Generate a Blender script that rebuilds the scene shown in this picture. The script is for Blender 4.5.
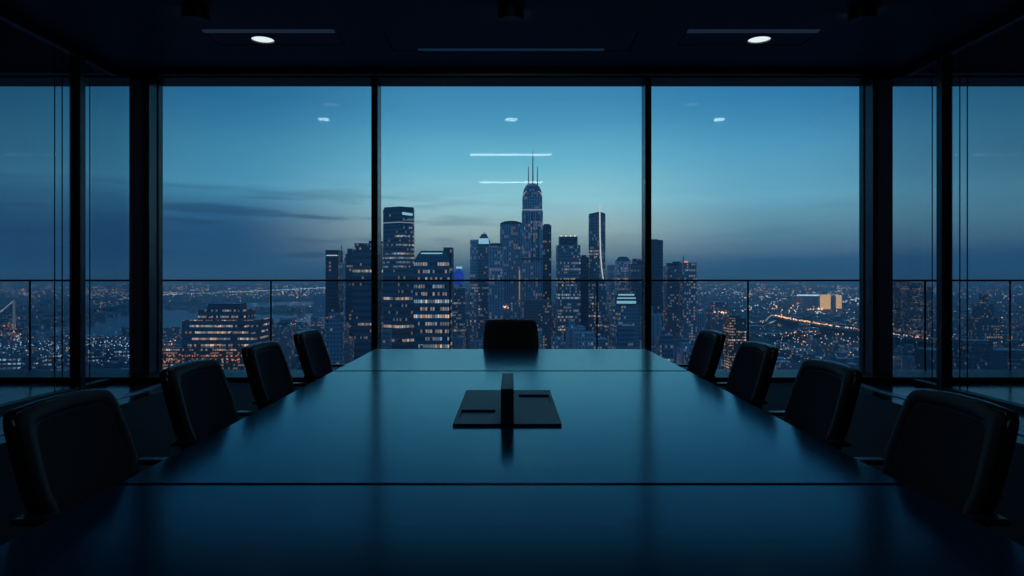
import bpy, bmesh, math, random
from mathutils import Vector, Matrix

S = bpy.context.scene
for o in list(bpy.data.objects):
    bpy.data.objects.remove(o)
COL = S.collection
R = math.radians

# ------------------------------------------------------------------ camera
EYE = 1.25                                   # eye height above the room's floor
F = 683.0                                    # focal length in pixels of a 1024 wide frame
cam_d = bpy.data.cameras.new('camera')
cam = bpy.data.objects.new('camera', cam_d)
COL.objects.link(cam)
cam.location = (0, 0, EYE)
cam.rotation_euler = (R(90), 0, 0)
cam_d.sensor_width = 36.0
cam_d.lens = F / 1024 * 36.0
cam_d.shift_x = 1 / 1024
cam_d.shift_y = -10 / 1024
cam_d.clip_start = 0.05
cam_d.clip_end = 60000
S.camera = cam

# ------------------------------------------------------------------ exposure
S.view_settings.view_transform = 'Standard'
S.view_settings.look = 'None'
S.view_settings.exposure = 0.0
S.view_settings.gamma = 1.0
S.view_settings.use_curve_mapping = False
S.cycles.use_denoising = True
S.cycles.max_bounces = 8
S.cycles.diffuse_bounces = 3
S.cycles.glossy_bounces = 4
S.cycles.transparent_max_bounces = 24
S.cycles.volume_bounces = 0
S.cycles.caustics_reflective = False
S.cycles.caustics_refractive = False
S.cycles.sample_clamp_indirect = 0.0


def lin(c):
    return tuple(((v / 255) / 12.92 if v / 255 <= .04045 else ((v / 255 + .055) / 1.055) ** 2.4) for v in c)


class NB:
    """small node-graph builder"""
    def __init__(self, tree):
        self.t = tree
        tree.nodes.clear()

    def n(self, kind, **kw):
        nd = self.t.nodes.new(kind)
        for k, v in kw.items():
            setattr(nd, k, v)
        return nd

    def put(self, sock, v):
        if v is None:
            return
        if isinstance(v, bpy.types.NodeSocket):
            self.t.links.new(v, sock)
        elif isinstance(v, (tuple, list)) and len(v) == 3 and sock.type == 'RGBA':
            sock.default_value = (*v, 1)
        else:
            sock.default_value = v

    def m(self, op, a, b=None, c=None, clamp=False):
        nd = self.n('ShaderNodeMath', operation=op)
        nd.use_clamp = clamp
        self.put(nd.inputs[0], a)
        self.put(nd.inputs[1], b)
        self.put(nd.inputs[2], c)
        return nd.outputs[0]

    def ss(self, v, a, b, lo=0.0, hi=1.0):
        nd = self.n('ShaderNodeMapRange', interpolation_type='SMOOTHSTEP')
        self.put(nd.inputs['Value'], v)
        nd.inputs['From Min'].default_value = a
        nd.inputs['From Max'].default_value = b
        nd.inputs['To Min'].default_value = lo
        nd.inputs['To Max'].default_value = hi
        return nd.outputs['Result']

    def xyz(self, x, y, z=0.0):
        nd = self.n('ShaderNodeCombineXYZ')
        for s, v in zip(nd.inputs, (x, y, z)):
            self.put(s, v)
        return nd.outputs[0]

    def sep(self, v):
        nd = self.n('ShaderNodeSeparateXYZ')
        self.put(nd.inputs[0], v)
        return nd.outputs

    def mix(self, f, a, b, blend='MIX'):
        nd = self.n('ShaderNodeMix', data_type='RGBA', blend_type=blend)
        self.put(nd.inputs[0], f)
        self.put(nd.inputs[6], a)
        self.put(nd.inputs[7], b)
        return nd.outputs[2]

    def ramp(self, f, stops, interp='LINEAR'):
        nd = self.n('ShaderNodeValToRGB')
        nd.color_ramp.interpolation = interp
        el = nd.color_ramp.elements
        while len(el) < len(stops):
            el.new(0.5)
        for e, (p, c) in zip(el, stops):
            e.position = p
            e.color = (*c, 1) if len(c) == 3 else c
        self.put(nd.inputs[0], f)
        return nd.outputs[0]

    def noise(self, vec, scale, detail=2.0, rough=.5):
        nd = self.n('ShaderNodeTexNoise')
        self.put(nd.inputs['Vector'], vec)
        nd.inputs['Scale'].default_value = scale
        nd.inputs['Detail'].default_value = detail
        nd.inputs['Roughness'].default_value = rough
        return nd.outputs['Fac']

    def white(self, vec):
        nd = self.n('ShaderNodeTexWhiteNoise', noise_dimensions='3D')
        self.put(nd.inputs['Vector'], vec)
        return nd.outputs['Value'], nd.outputs['Color']


# ------------------------------------------------------------------ the dusk sky
world = bpy.data.worlds.new('dusk_sky')
S.world = world
world.use_nodes = True
w = NB(world.node_tree)
tc = w.n('ShaderNodeTexCoord')
wx, wy, wz = w.sep(tc.outputs['Generated'])
elev = w.m('MULTIPLY', w.m('ARCSINE', wz), 180 / math.pi)          # degrees above the horizon
azim = w.m('MULTIPLY', w.m('ARCTAN2', wx, wy), 180 / math.pi)      # degrees right of straight ahead
wob = w.m('SUBTRACT', w.noise(w.xyz(w.m('MULTIPLY', azim, .045), w.m('MULTIPLY', elev, .35), 3.1), 1.0, 4, .55), .5)
wob2 = w.m('SUBTRACT', w.noise(w.xyz(w.m('MULTIPLY', azim, .11), w.m('MULTIPLY', elev, 1.1), 7.7), 1.0, 3, .5), .5)
e2 = w.m('ADD', elev, w.m('MULTIPLY', wob, 1.6))
ef = w.m('DIVIDE', e2, 24.0, clamp=True)


def stops(lst):
    return [(max(0, e / 24.0), lin(c)) for e, c in lst]


sky_c = w.ramp(ef, stops([(0, (78, 112, 134)), (2.2, (122, 146, 151)), (4.0, (150, 178, 179)), (6.4, (137, 193, 205)),
                          (9.5, (100, 172, 195)), (12.5, (72, 145, 178)), (16, (49, 119, 161)), (24, (40, 100, 146))]))
sky_l = w.ramp(ef, stops([(0, (26, 68, 105)), (2.0, (27, 68, 105)), (4.0, (32, 75, 112)), (5.6, (50, 104, 138)), (7.2, (70, 138, 170)),
                          (10, (58, 126, 160)), (14, (35, 99, 140)), (24, (30, 86, 128))]))
sky_r = w.ramp(ef, stops([(0, (36, 80, 118)), (1.4, (40, 86, 126)), (2.3, (76, 112, 138)), (4.0, (92, 140, 160)), (6.5, (98, 161, 186)),
                          (10, (74, 145, 180)), (14, (45, 116, 160)), (24, (34, 90, 134))]))
fl = w.ss(azim, -5.0, -23.0)
fr = w.ss(azim, 5.0, 22.0)
sky = w.mix(fl, sky_c, sky_l)
sky = w.mix(fr, sky, sky_r)
# streaky cloud bands low over the horizon
band = w.m('MULTIPLY', w.ss(wob2, .02, .16), w.m('MULTIPLY', w.ss(elev, 8.5, 4.5), w.ss(azim, 4.0, -16.0, .10, .6)))
sky = w.mix(band, sky, lin((26, 58, 88)))
# the sky falls off away from the afterglow
aab = w.m('ABSOLUTE', azim)
sky = w.mix(w.m('MULTIPLY', w.ss(aab, 20, 38, 0.0, .5), w.ss(elev, 2, 9, .25, 1.0)), sky, (0, 0, 0))
sky = w.mix(w.m('SUBTRACT', 1.0, w.ss(aab, 50, 140, 1.0, 1.0)), sky, (0, 0, 0))
# brighter open sky high up and behind the building
sky = w.mix(w.m('MAXIMUM', w.ss(elev, 22, 50), w.ss(aab, 55, 110)), sky, lin((56, 114, 162)))
# below the horizon: the lit haze over a dark city
sky = w.mix(w.ss(elev, -.3, -2.0), sky, lin((16, 32, 52)))
bg = w.n('ShaderNodeBackground')
w.put(bg.inputs['Color'], sky)
bg.inputs['Strength'].default_value = 1.30
wo = w.n('ShaderNodeOutputWorld')
w.t.links.new(bg.outputs[0], wo.inputs['Surface'])

# daylight portal in the plane of the facade (guides the sky's own light into the room)
pl = bpy.data.lights.new('window_portal', 'AREA')
pl.shape = 'RECTANGLE'
pl.size = 18.0
pl.size_y = 3.7
pl.cycles.is_portal = True
po = bpy.data.objects.new('window_portal', pl)
COL.objects.link(po)
po.location = (0, 8.95, 1.85)
po.rotation_euler = (R(-90), 0, 0)


# ------------------------------------------------------------------ helpers
def tag(o, label=None, cat=None, group=None, kind=None):
    if label:
        o['label'] = label
    if cat:
        o['category'] = cat
    if group:
        o['group'] = group
    if kind:
        o['kind'] = kind
    return o


def empty(name, loc=(0, 0, 0), rz=0.0):
    o = bpy.data.objects.new(name, None)
    o.empty_display_size = .1
    COL.objects.link(o)
    o.location = loc
    o.rotation_euler = (0, 0, rz)
    return o


class MB:
    def __init__(self):
        self.v, self.f, self.uv = [], [], []
        self.sm = []

    def add(self, pts, faces, uvs=None, smooth=False):
        b = len(self.v)
        self.v += [tuple(p) for p in pts]
        for i, f in enumerate(faces):
            self.f.append([b + k for k in f])
            self.uv.append(uvs[i] if uvs else [(0, -50)] * len(f))
            self.sm.append(smooth)

    def box(self, x0, x1, y0, y1, z0, z1, u0=0.0):
        p = [(x0, y0, z0), (x1, y0, z0), (x1, y1, z0), (x0, y1, z0), (x0, y0, z1), (x1, y0, z1), (x1, y1, z1), (x0, y1, z1)]
        a, b, h = x1 - x0, y1 - y0, z1 - z0
        def q(u, l): return [(u, 0), (u + l, 0), (u + l, h), (u, h)]
        no = [(0, -50)] * 4
        self.add(p, [(0, 1, 5, 4), (1, 2, 6, 5), (2, 3, 7, 6), (3, 0, 4, 7), (4, 5, 6, 7), (3, 2, 1, 0)],
                 [q(u0, a), q(u0 + a + 40, b), q(u0 + a + b + 80, a), q(u0 + 2 * a + b + 120, b), no, no])
        return self

    def prism(self, ring, z0, z1, ring2=None, u0=0.0, cap=True, v0=None, smooth=False):
        """vertical prism over a CCW ring; ring2 is the top outline"""
        n = len(ring)
        r2 = ring2 or ring
        pts = [(x, y, z0) for x, y in ring] + [(x, y, z1) for x, y in r2]
        vb = 0 if v0 is None else v0
        fs, us, u = [], [], u0
        for i in range(n):
            j = (i + 1) % n
            l = math.dist(ring[i], ring[j])
            fs.append((i, j, n + j, n + i))
            us.append([(u, vb), (u + l, vb), (u + l, vb + z1 - z0), (u, vb + z1 - z0)])
            u += l
        self.add(pts, fs, us, smooth)
        if cap:
            self.add(pts, [tuple(range(n, 2 * n)), tuple(range(n - 1, -1, -1))], [[(0, -50)] * n] * 2)
        return self

    def cyl(self, c, r, z0, z1, n=16, r2=None):
        r2 = r if r2 is None else r2
        a = [(c[0] + r * math.cos(2 * math.pi * i / n), c[1] + r * math.sin(2 * math.pi * i / n)) for i in range(n)]
        b = [(c[0] + r2 * math.cos(2 * math.pi * i / n), c[1] + r2 * math.sin(2 * math.pi * i / n)) for i in range(n)]
        return self.prism(a, z0, z1, b, smooth=True)

    def tube(self, path, r, n=8):
        path = [Vector(p) for p in path]
        rings = []
        for i, p in enumerate(path):
            d = (path[min(i + 1, len(path) - 1)] - path[max(i - 1, 0)]).normalized()
            s = d.cross(Vector((0, 0, 1)))
            if s.length < 1e-3:
                s = d.cross(Vector((1, 0, 0)))
            s.normalize()
            t = s.cross(d)
            rr = r[i] if isinstance(r, (list, tuple)) else r
            rings.append([p + rr * (math.cos(2 * math.pi * k / n) * s + math.sin(2 * math.pi * k / n) * t) for k in range(n)])
        pts = [q for g in rings for q in g]
        fs = []
        for i in range(len(path) - 1):
            for k in range(n):
                k2 = (k + 1) % n
                fs.append((i * n + k, i * n + k2, (i + 1) * n + k2, (i + 1) * n + k))
        self.add(pts, fs, None, True)
        self.add(pts, [tuple(range(n - 1, -1, -1)), tuple(range((len(path) - 1) * n, len(path) * n))])
        return self

    def build(self, name, mat, parent=None, bevel=0.0, seg=2, loc=None, rz=0.0):
        me = bpy.data.meshes.new(name)
        me.from_pydata(self.v, [], self.f)
        uvl = me.uv_layers.new(name='UVMap')
        k = 0
        for fi, f in enumerate(self.f):
            for c in range(len(f)):
                uvl.data[k].uv = self.uv[fi][c]
                k += 1
        for p, s in zip(me.polygons, self.sm):
            p.use_smooth = s
        bm = bmesh.new()
        bm.from_mesh(me)
        bmesh.ops.recalc_face_normals(bm, faces=bm.faces)
        bm.to_mesh(me)
        bm.free()
        me.materials.append(mat)
        o = bpy.data.objects.new(name, me)
        COL.objects.link(o)
        if parent:
            o.parent = parent
        if loc:
            o.location = loc
        o.rotation_euler = (0, 0, rz)
        if bevel:
            md = o.modifiers.new('bevel', 'BEVEL')
            md.width = bevel
            md.segments = seg
            md.limit_method = 'ANGLE'
            md.angle_limit = R(35)
            for p in me.polygons:
                p.use_smooth = True
            try:
                me.set_sharp_from_angle(angle=R(60))
            except Exception:
                pass
        return o


def copy_tree(o, parent=None):
    c = o.copy()
    COL.objects.link(c)
    if parent:
        c.parent = parent
    for ch in list(o.children):
        copy_tree(ch, c)
    return c


def principled(name, base, rough=.5, spec=.5, metal=0.0, coat=0.0, bump=None, vary=None):
    m = bpy.data.materials.new(name)
    m.use_nodes = True
    b = NB(m.node_tree)
    p = b.n('ShaderNodeBsdfPrincipled')
    tco = b.n('ShaderNodeTexCoord').outputs['Object']
    if vary:
        nz = b.noise(tco, vary[0], 4)
        b.put(p.inputs['Base Color'], b.mix(nz, tuple(v * (1 - vary[1]) for v in base), tuple(v * (1 + vary[1]) for v in base)))
    else:
        b.put(p.inputs['Base Color'], base)
    p.inputs['Roughness'].default_value = rough
    p.inputs['Specular IOR Level'].default_value = spec
    p.inputs['Metallic'].default_value = metal
    p.inputs['Coat Weight'].default_value = coat
    if bump:
        bp = b.n('ShaderNodeBump')
        bp.inputs['Strength'].default_value = bump[1]
        bp.inputs['Distance'].default_value = .002
        b.put(bp.inputs['Height'], b.noise(tco, bump[0], 3))
        b.put(p.inputs['Normal'], bp.outputs[0])
    o = b.n('ShaderNodeOutputMaterial')
    b.t.links.new(p.outputs[0], o.inputs[0])
    return m


def glass(name, tint, f0=.04, rough=0.0):
    m = bpy.data.materials.new(name)
    m.use_nodes = True
    b = NB(m.node_tree)
    tr = b.n('ShaderNodeBsdfTransparent')
    b.put(tr.inputs['Color'], tint)
    gl = b.n('ShaderNodeBsdfGlossy')
    gl.inputs['Roughness'].default_value = rough
    lw = b.n('ShaderNodeLayerWeight')
    lw.inputs['Blend'].default_value = .5
    fac = b.m('ADD', f0, b.m('MULTIPLY', b.m('POWER', lw.outputs['Facing'], 5.0), 1 - f0))
    mx = b.n('ShaderNodeMixShader')
    b.put(mx.inputs[0], fac)
    b.t.links.new(tr.outputs[0], mx.inputs[1])
    b.t.links.new(gl.outputs[0], mx.inputs[2])
    o = b.n('ShaderNodeOutputMaterial')
    b.t.links.new(mx.outputs[0], o.inputs[0])
    return m


def glow(name, col, strength, sample=True):
    m = bpy.data.materials.new(name)
    m.use_nodes = True
    b = NB(m.node_tree)
    e = b.n('ShaderNodeEmission')
    b.put(e.inputs['Color'], col)
    e.inputs['Strength'].default_value = strength
    o = b.n('ShaderNodeOutputMaterial')
    b.t.links.new(e.outputs[0], o.inputs[0])
    if not sample:
        m.cycles.emission_sampling = 'NONE'
    return m


def facade(name, wall, pane, bay, flr, lit, warm=.6, power=.8, strips=0.0, wmask=(.12, .88, .25, .8), rough=.3, sunk=0.0):
    """procedural facade: floors and bays of windows, some of them lit"""
    m = bpy.data.materials.new(name)
    m.use_nodes = True
    b = NB(m.node_tree)
    uv = b.n('ShaderNodeUVMap').outputs[0]
    rnd = b.n('ShaderNodeObjectInfo').outputs['Random']
    u, v, _ = b.sep(uv)
    us, vs = b.m('DIVIDE', u, bay), b.m('DIVIDE', v, flr)
    cu, cv = b.m('FLOOR', us), b.m('FLOOR', vs)
    fu, fv = b.m('FRACT', us), b.m('FRACT', vs)
    seed = b.m('MULTIPLY', rnd, 91.7)
    r1, rc = b.white(b.xyz(cu, cv, seed))
    rr, rg, rb = b.sep(rc)
    rf, _c = b.white(b.xyz(cv, seed, 5.3))
    clus = b.noise(b.xyz(b.m('ADD', b.m('MULTIPLY', u, .03), b.m('MULTIPLY', rnd, 37.0)), b.m('MULTIPLY', v, .022), seed), 1.0, 2)
    p = b.m('MULTIPLY', lit, b.ss(clus, .38, .62, .15, 1.9))
    if strips:
        p = b.m('MULTIPLY', p, b.m('ADD', 1 - strips, b.m('MULTIPLY', b.m('LESS_THAN', rf, .3), strips * 4)))
    on = b.m('LESS_THAN', r1, p)
    def inside(x, lo, hi): return b.m('MULTIPLY', b.m('GREATER_THAN', x, lo), b.m('LESS_THAN', x, hi))
    mask = b.m('MULTIPLY', inside(fu, wmask[0], wmask[1]), inside(fv, wmask[2], wmask[3]))
    mask = b.m('MULTIPLY', mask, b.m('GREATER_THAN', v, 0.0))
    pr = b.n('ShaderNodeBsdfPrincipled')
    b.put(pr.inputs['Base Color'], b.mix(mask, wall, pane))
    b.put(pr.inputs['Roughness'], rough)
    ec = b.mix(b.m('LESS_THAN', rg, warm), lin((190, 220, 240)), b.mix(rb, lin((255, 196, 140)), lin((250, 222, 200))))
    b.put(pr.inputs['Emission Color'], ec)
    b.put(pr.inputs['Emission Strength'], b.m('MULTIPLY', b.m('MULTIPLY', on, mask), b.m('MULTIPLY', power * 1.5, b.m('ADD', .25, b.m('MULTIPLY', b.m('POWER', rr, 2.0), 1.2)))))
    o = b.n('ShaderNodeOutputMaterial')
    b.t.links.new(pr.outputs[0], o.inputs[0])
    m.cycles.emission_sampling = 'NONE'
    return m


# ------------------------------------------------------------------ materials of the room
M_black = principled('black_anodised_metal', (.006, .007, .010), .38, .5)
M_frame = principled('dark_frame_metal', (.040, .046, .072), .26, .5)
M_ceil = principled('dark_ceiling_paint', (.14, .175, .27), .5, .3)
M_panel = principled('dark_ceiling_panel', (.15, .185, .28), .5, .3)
M_wall = principled('dark_wall_paint', (.012, .013, .018), .7, .3)
M_alu = principled('satin_aluminium', (.35, .38, .42), .32, .5, 1.0)
M_slot = glow('slot_sheen_glow', lin((24, 35, 52)), 1.0)  # no lamp: pale sheen of the ceiling slot strips put in as glow
M_slot2 = glow('blue_slot_sheen_glow', lin((16, 36, 54)), 1.0)  # same painted glow, bluer, for the slot strip of the middle panel
m = bpy.data.materials.new('satin_blue_lacquer')      # tabletop: dark blue lacquer with a tinted satin sheen
m.use_nodes = True
b = NB(m.node_tree)
df = b.n('ShaderNodeBsdfDiffuse')
b.put(df.inputs['Color'], (.008, .040, .115))
gl = b.n('ShaderNodeBsdfGlossy')
b.put(gl.inputs['Color'], (.60, .90, 1.0))
gl.inputs['Roughness'].default_value = .17
lw = b.n('ShaderNodeLayerWeight')
lw.inputs['Blend'].default_value = .5
mx = b.n('ShaderNodeMixShader')
b.put(mx.inputs[0], b.m('ADD', .042, b.m('MULTIPLY', b.m('POWER', lw.outputs['Facing'], 5.0), .958)))
b.t.links.new(df.outputs[0], mx.inputs[1])
b.t.links.new(gl.outputs[0], mx.inputs[2])
b.t.links.new(mx.outputs[0], b.n('ShaderNodeOutputMaterial').inputs[0])
M_table = m
M_clad = principled('dark_column_cladding', (.15, .19, .32), .5, .3)
M_tedge = principled('tabletop_underlay', (.004, .005, .007), .6, .3)
M_stone = principled('polished_dark_stone', (.014, .018, .024), .16, .5, vary=(1.5, .2))
M_plastic = principled('black_chair_plastic', (.018, .022, .032), .26, .5)
M_fabric = principled('black_chair_fabric', (.030, .038, .062), .85, .2, bump=(420, .5))
M_pad = principled('black_chair_padding', (.034, .043, .068), .6, .3)
M_console = principled('dark_console_metal', (.012, .036, .080), .45, .3)
M_deck = principled('wet_balcony_deck', (.34, .42, .52), .25, .6)
M_pane = glass('window_glass', (.985, .992, .995), .028)
M_tint = glass('tinted_partition_glass', (.86, .90, .93), .03)
M_rail = glass('balustrade_glass', (.93, .95, .97), .03)

m = bpy.data.materials.new('dark_carpet_tiles')
m.use_nodes = True
b = NB(m.node_tree)
tco = b.n('ShaderNodeTexCoord').outputs['Object']
cx, cy, cz = b.sep(tco)
fx, fy = b.m('FRACT', b.m('DIVIDE', cx, .5)), b.m('FRACT', b.m('DIVIDE', cy, .5))
seam = b.m('MAXIMUM', b.m('LESS_THAN', fx, .012), b.m('LESS_THAN', fy, .012))
rib = b.noise(b.xyz(b.m('MULTIPLY', cx, 6), b.m('MULTIPLY', cy, 90), 0), 1.0, 2)
bc = b.mix(rib, (.016, .016, .021), (.034, .034, .042))
bc = b.mix(seam, bc, (.008, .008, .011))
p = b.n('ShaderNodeBsdfPrincipled')
b.put(p.inputs['Base Color'], bc)
p.inputs['Roughness'].default_value = .85
p.inputs['Specular IOR Level'].default_value = .2
bp = b.n('ShaderNodeBump')
bp.inputs['Distance'].default_value = .003
b.put(bp.inputs['Height'], rib)
b.put(p.inputs['Normal'], bp.outputs[0])
b.t.links.new(p.outputs[0], b.n('ShaderNodeOutputMaterial').inputs[0])
M_carpet = m

M_lens = glow('downlight_lens', lin((225, 240, 245)), 1.0)
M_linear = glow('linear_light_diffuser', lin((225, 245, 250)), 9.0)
M_spotlens = glow('spot_lens', lin((205, 240, 245)), 11.0)

# ------------------------------------------------------------------ the room shell
YB, YF = -4.0, 8.54           # back wall, room side of the facade
XP = 4.81                     # glass partitions left and right
XO = 9.0                      # outer walls of the neighbouring offices
H = 3.80


def struct(o, label, cat):
    return tag(o, label, cat, None, 'structure')


struct(MB().box(-XO, XO, YB, 8.9, -.30, 0).build('floor', M_stone), 'dark polished stone floor along the glass partitions', 'floor')
struct(MB().box(-3.82, 3.82, YB + .01, 8.14, .0, .008).build('floor_carpet', M_carpet), 'dark ribbed carpet tiles under the table and chairs', 'carpet')
for s, nm, tx in ((-1, 'trim_1', 'left'), (1, 'trim_2', 'right')):
    a, c = sorted((s * 4.05, s * 4.13))
    o = MB().box(a, c, YB + .01, 8.14, 0, .012).build(nm, M_alu, None, .003)
    struct(o, 'thin metal floor strip along the carpet on the %s' % tx, 'floor trim')

# ceiling with three rectangular openings for the panels
holes = [(-3.19, -1.81, 7.00, 7.48), (-1.33, 1.33, 7.08, 7.68), (1.81, 3.19, 7.00, 7.48)]
lights = [(0.0, 3.35), (0.0, -.70)]
LW, LD = .835, .022
for (lx, ly) in lights:
    holes.append((lx - LW - .012, lx + LW + .012, ly - LD - .012, ly + LD + .012))
xs = sorted({-XP - .05, XP + .05} | {h[0] for h in holes} | {h[1] for h in holes})
ys = sorted({YB, 8.30} | {h[2] for h in holes} | {h[3] for h in holes})
mb = MB()
for y0, y1 in zip(ys, ys[1:]):
    run = None
    for x0, x1 in zip(xs, xs[1:]):
        inh = any(h[0] - 1e-6 <= x0 and x1 <= h[1] + 1e-6 and h[2] - 1e-6 <= y0 and y1 <= h[3] + 1e-6 for h in holes)
        if inh:
            if run:
                mb.box(run[0], run[1], y0, y1, H, H + .06)
            run = None
        else:
            run = (run[0], x1) if run else (x0, x1)
    if run:
        mb.box(run[0], run[1], y0, y1, H, H + .06)
mb.box(-XP - .05, XP + .05, YB, 8.30, H + .12, H + .2)
struct(mb.build('ceiling', M_ceil), 'dark painted ceiling over the meeting table', 'ceiling')
for s, nm, tx in ((-1, 'ceiling_left', 'left'), (1, 'ceiling_right', 'right')):
    a, c = sorted((s * (XP + .06), s * XO))
    struct(MB().box(a, c, YB, 8.30, 3.735, 3.9).build(nm, M_wall), 'lower black ceiling of the office behind the %s partition' % tx, 'ceiling')
    a, c = sorted((s * XO, s * (XO + .2)))
    struct(MB().box(a, c, YB, 9.0, 0, 3.9).build('wall_' + tx, M_wall), 'dark outer wall of the office on the %s' % tx, 'wall')
struct(MB().box(-XO, XO, YB - .2, YB, 0, 4.0).build('wall_back', M_wall), 'dark wall behind the camera end of the table', 'wall')

# facade head: black bulkhead, bright bead under it, head frame
struct(MB().box(-XP - .05, XP + .05, 8.30, 8.6, 3.738, 4.0).build('trim_3', M_black), 'black bulkhead over the window heads', 'bulkhead')
struct(MB().box(-4.3, 4.3, 8.305, 8.35, 3.722, 3.737).build('trim_4', M_alu), 'thin bright bead under the bulkhead over the windows', 'trim')
struct(MB().box(-XO, XO, 8.37, 8.76, 3.706, 3.7379).box(-XO, XO, 8.62, 8.76, 3.738, 4.0).build('trim_5', M_black), 'black head frame along the top of the windows', 'window head')
struct(MB().box(-XO, XO, 8.16, 8.80, 0.0, .062).build('baseboard_back', M_black, None, .006), 'black sill rail along the foot of the windows', 'sill')


# ------------------------------------------------------------------ window wall
def at(px, D):
    return (px - 511) / F * D


# mullions between the three middle panes
for i, (px0, px1, s, tx) in enumerate(((371.2, 377.6, 1, 'left'), (645.2, 651.6, -1, 'right'))):
    x0, x1 = at(px0, 8.42), at(px1, 8.42)
    mb = MB().box(x0, x1, 8.42, 8.66, .063, 3.7055)
    o = mb.build('trim_%d' % (6 + i), M_frame, None, .006)
    struct(o, 'black mullion at the %s of the middle window pane' % tx, 'mullion')
# corner columns
for s, i, tx in ((-1, 8, 'left'), (1, 9, 'right')):
    e = struct(empty('trim_%d' % i, (s * 4.45, 8.4, 0)), 'wide black corner column at the %s of the three middle panes' % tx, 'column')
    def bx(xa, xb, y0, y1, name, mat):
        a, c = sorted((s * xa - s * 4.45, s * xb - s * 4.45))
        MB().box(a, c, y0 - 8.4, y1 - 8.4, .063, 3.7055).build(name, mat, e, .006)
    bx(4.452, 4.514, 8.40, 8.74, 'column_fin', M_frame)
    bx(4.5145, 4.726, 8.45, 8.74, 'column_cladding', M_clad)
    bx(4.440, 4.4518, 8.60, 8.66, 'pane_bead', M_black)
# panes
GY = 8.69
panes = [(-4.452, at(371, 8.42) + .02, 'window_1', 'left one of the three middle window panes, over the river'),
         (at(377.6, 8.42) - .02, at(645.2, 8.42) + .02, 'window_2', 'middle window pane with the tallest tower behind it'),
         (at(651.6, 8.42) - .02, 4.452, 'window_3', 'right one of the three middle window panes, over the lit highway'),
         (-XO, -4.726, 'window_4', 'window pane beyond the left glass partition'),
         (4.726, XO, 'window_5', 'window pane beyond the right glass partition')]
for x0, x1, nm, lab in panes:
    e = struct(empty(nm, ((x0 + x1) / 2, GY, .06)), lab, 'window')
    h = (x1 - x0) / 2
    MB().box(-h, h, -.008, .008, .004, 3.65).build('pane', M_pane, e)

# glass partitions at the sides
for s, nm, tx in ((-1, 'partition_left', 'left'), (1, 'partition_right', 'right')):
    e = struct(empty(nm, (s * XP, 0, 0)), 'tinted glass partition with black posts along the %s side of the room' % tx, 'partition')
    joints = [7.58, 5.2, 2.8, .4, -2.0]
    ed = [8.675] + joints + [YB + .02]
    for a, c in zip(ed, ed[1:]):
        MB().box(-.008, .008, c + .02, a - .02, .05, H).build('pane', M_tint, e)
    for j, y in enumerate(joints):
        MB().box(-.06, .06, y - .05, y + .05, 0, H).build('post', M_frame, e, .005)
    for y in (7.80, 7.32, 7.20):
        MB().box(-.006, .006, y - .002, y + .002, .05, H).build('glazing_bead', M_frame, e)
    MB().box(-.045, .045, YB + .01, 8.3, H - .10, H).build('head_track', M_black, e)
    MB().box(-.05, .05, YB + .01, 8.16, 0.0, .05).build('floor_track', M_black, e)
    MB().box(-s * .052 - .004, -s * .052 + .004, YB + .01, 8.16, H - .125, H - .105).build('track_bead', M_alu, e)

# balcony outside, with glass balustrade
struct(MB().box(-14, 14, 8.93, 9.22, -.35, -.02).build('balcony_floor', M_deck), 'narrow balcony ledge outside the windows', 'balcony')
e = tag(empty('balcony_railing', (0, 9.1, -.02)), 'black balcony railing with glass panels outside the windows', 'railing')
MB().box(-13.8, 13.8, -.016, .016, 1.224, 1.250).build('top_rail', M_black, e, .006)
pxs = [-211, 30, 271, 450, 597, 748, 925, 1010, 1240]
xs_ = [at(p, 9.1) for p in pxs]
for x in xs_:
    MB().box(x - .010, x + .010, -.012, .012, 0, 1.224).box(x - .04, x + .04, -.04, .04, 0, .012).build('post', M_black, e, .003)
for a, c in zip(xs_, xs_[1:]):
    MB().box(a + .03, c - .03, -.006, .006, .05, 1.215).build('glass_panel', M_rail, e)

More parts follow.
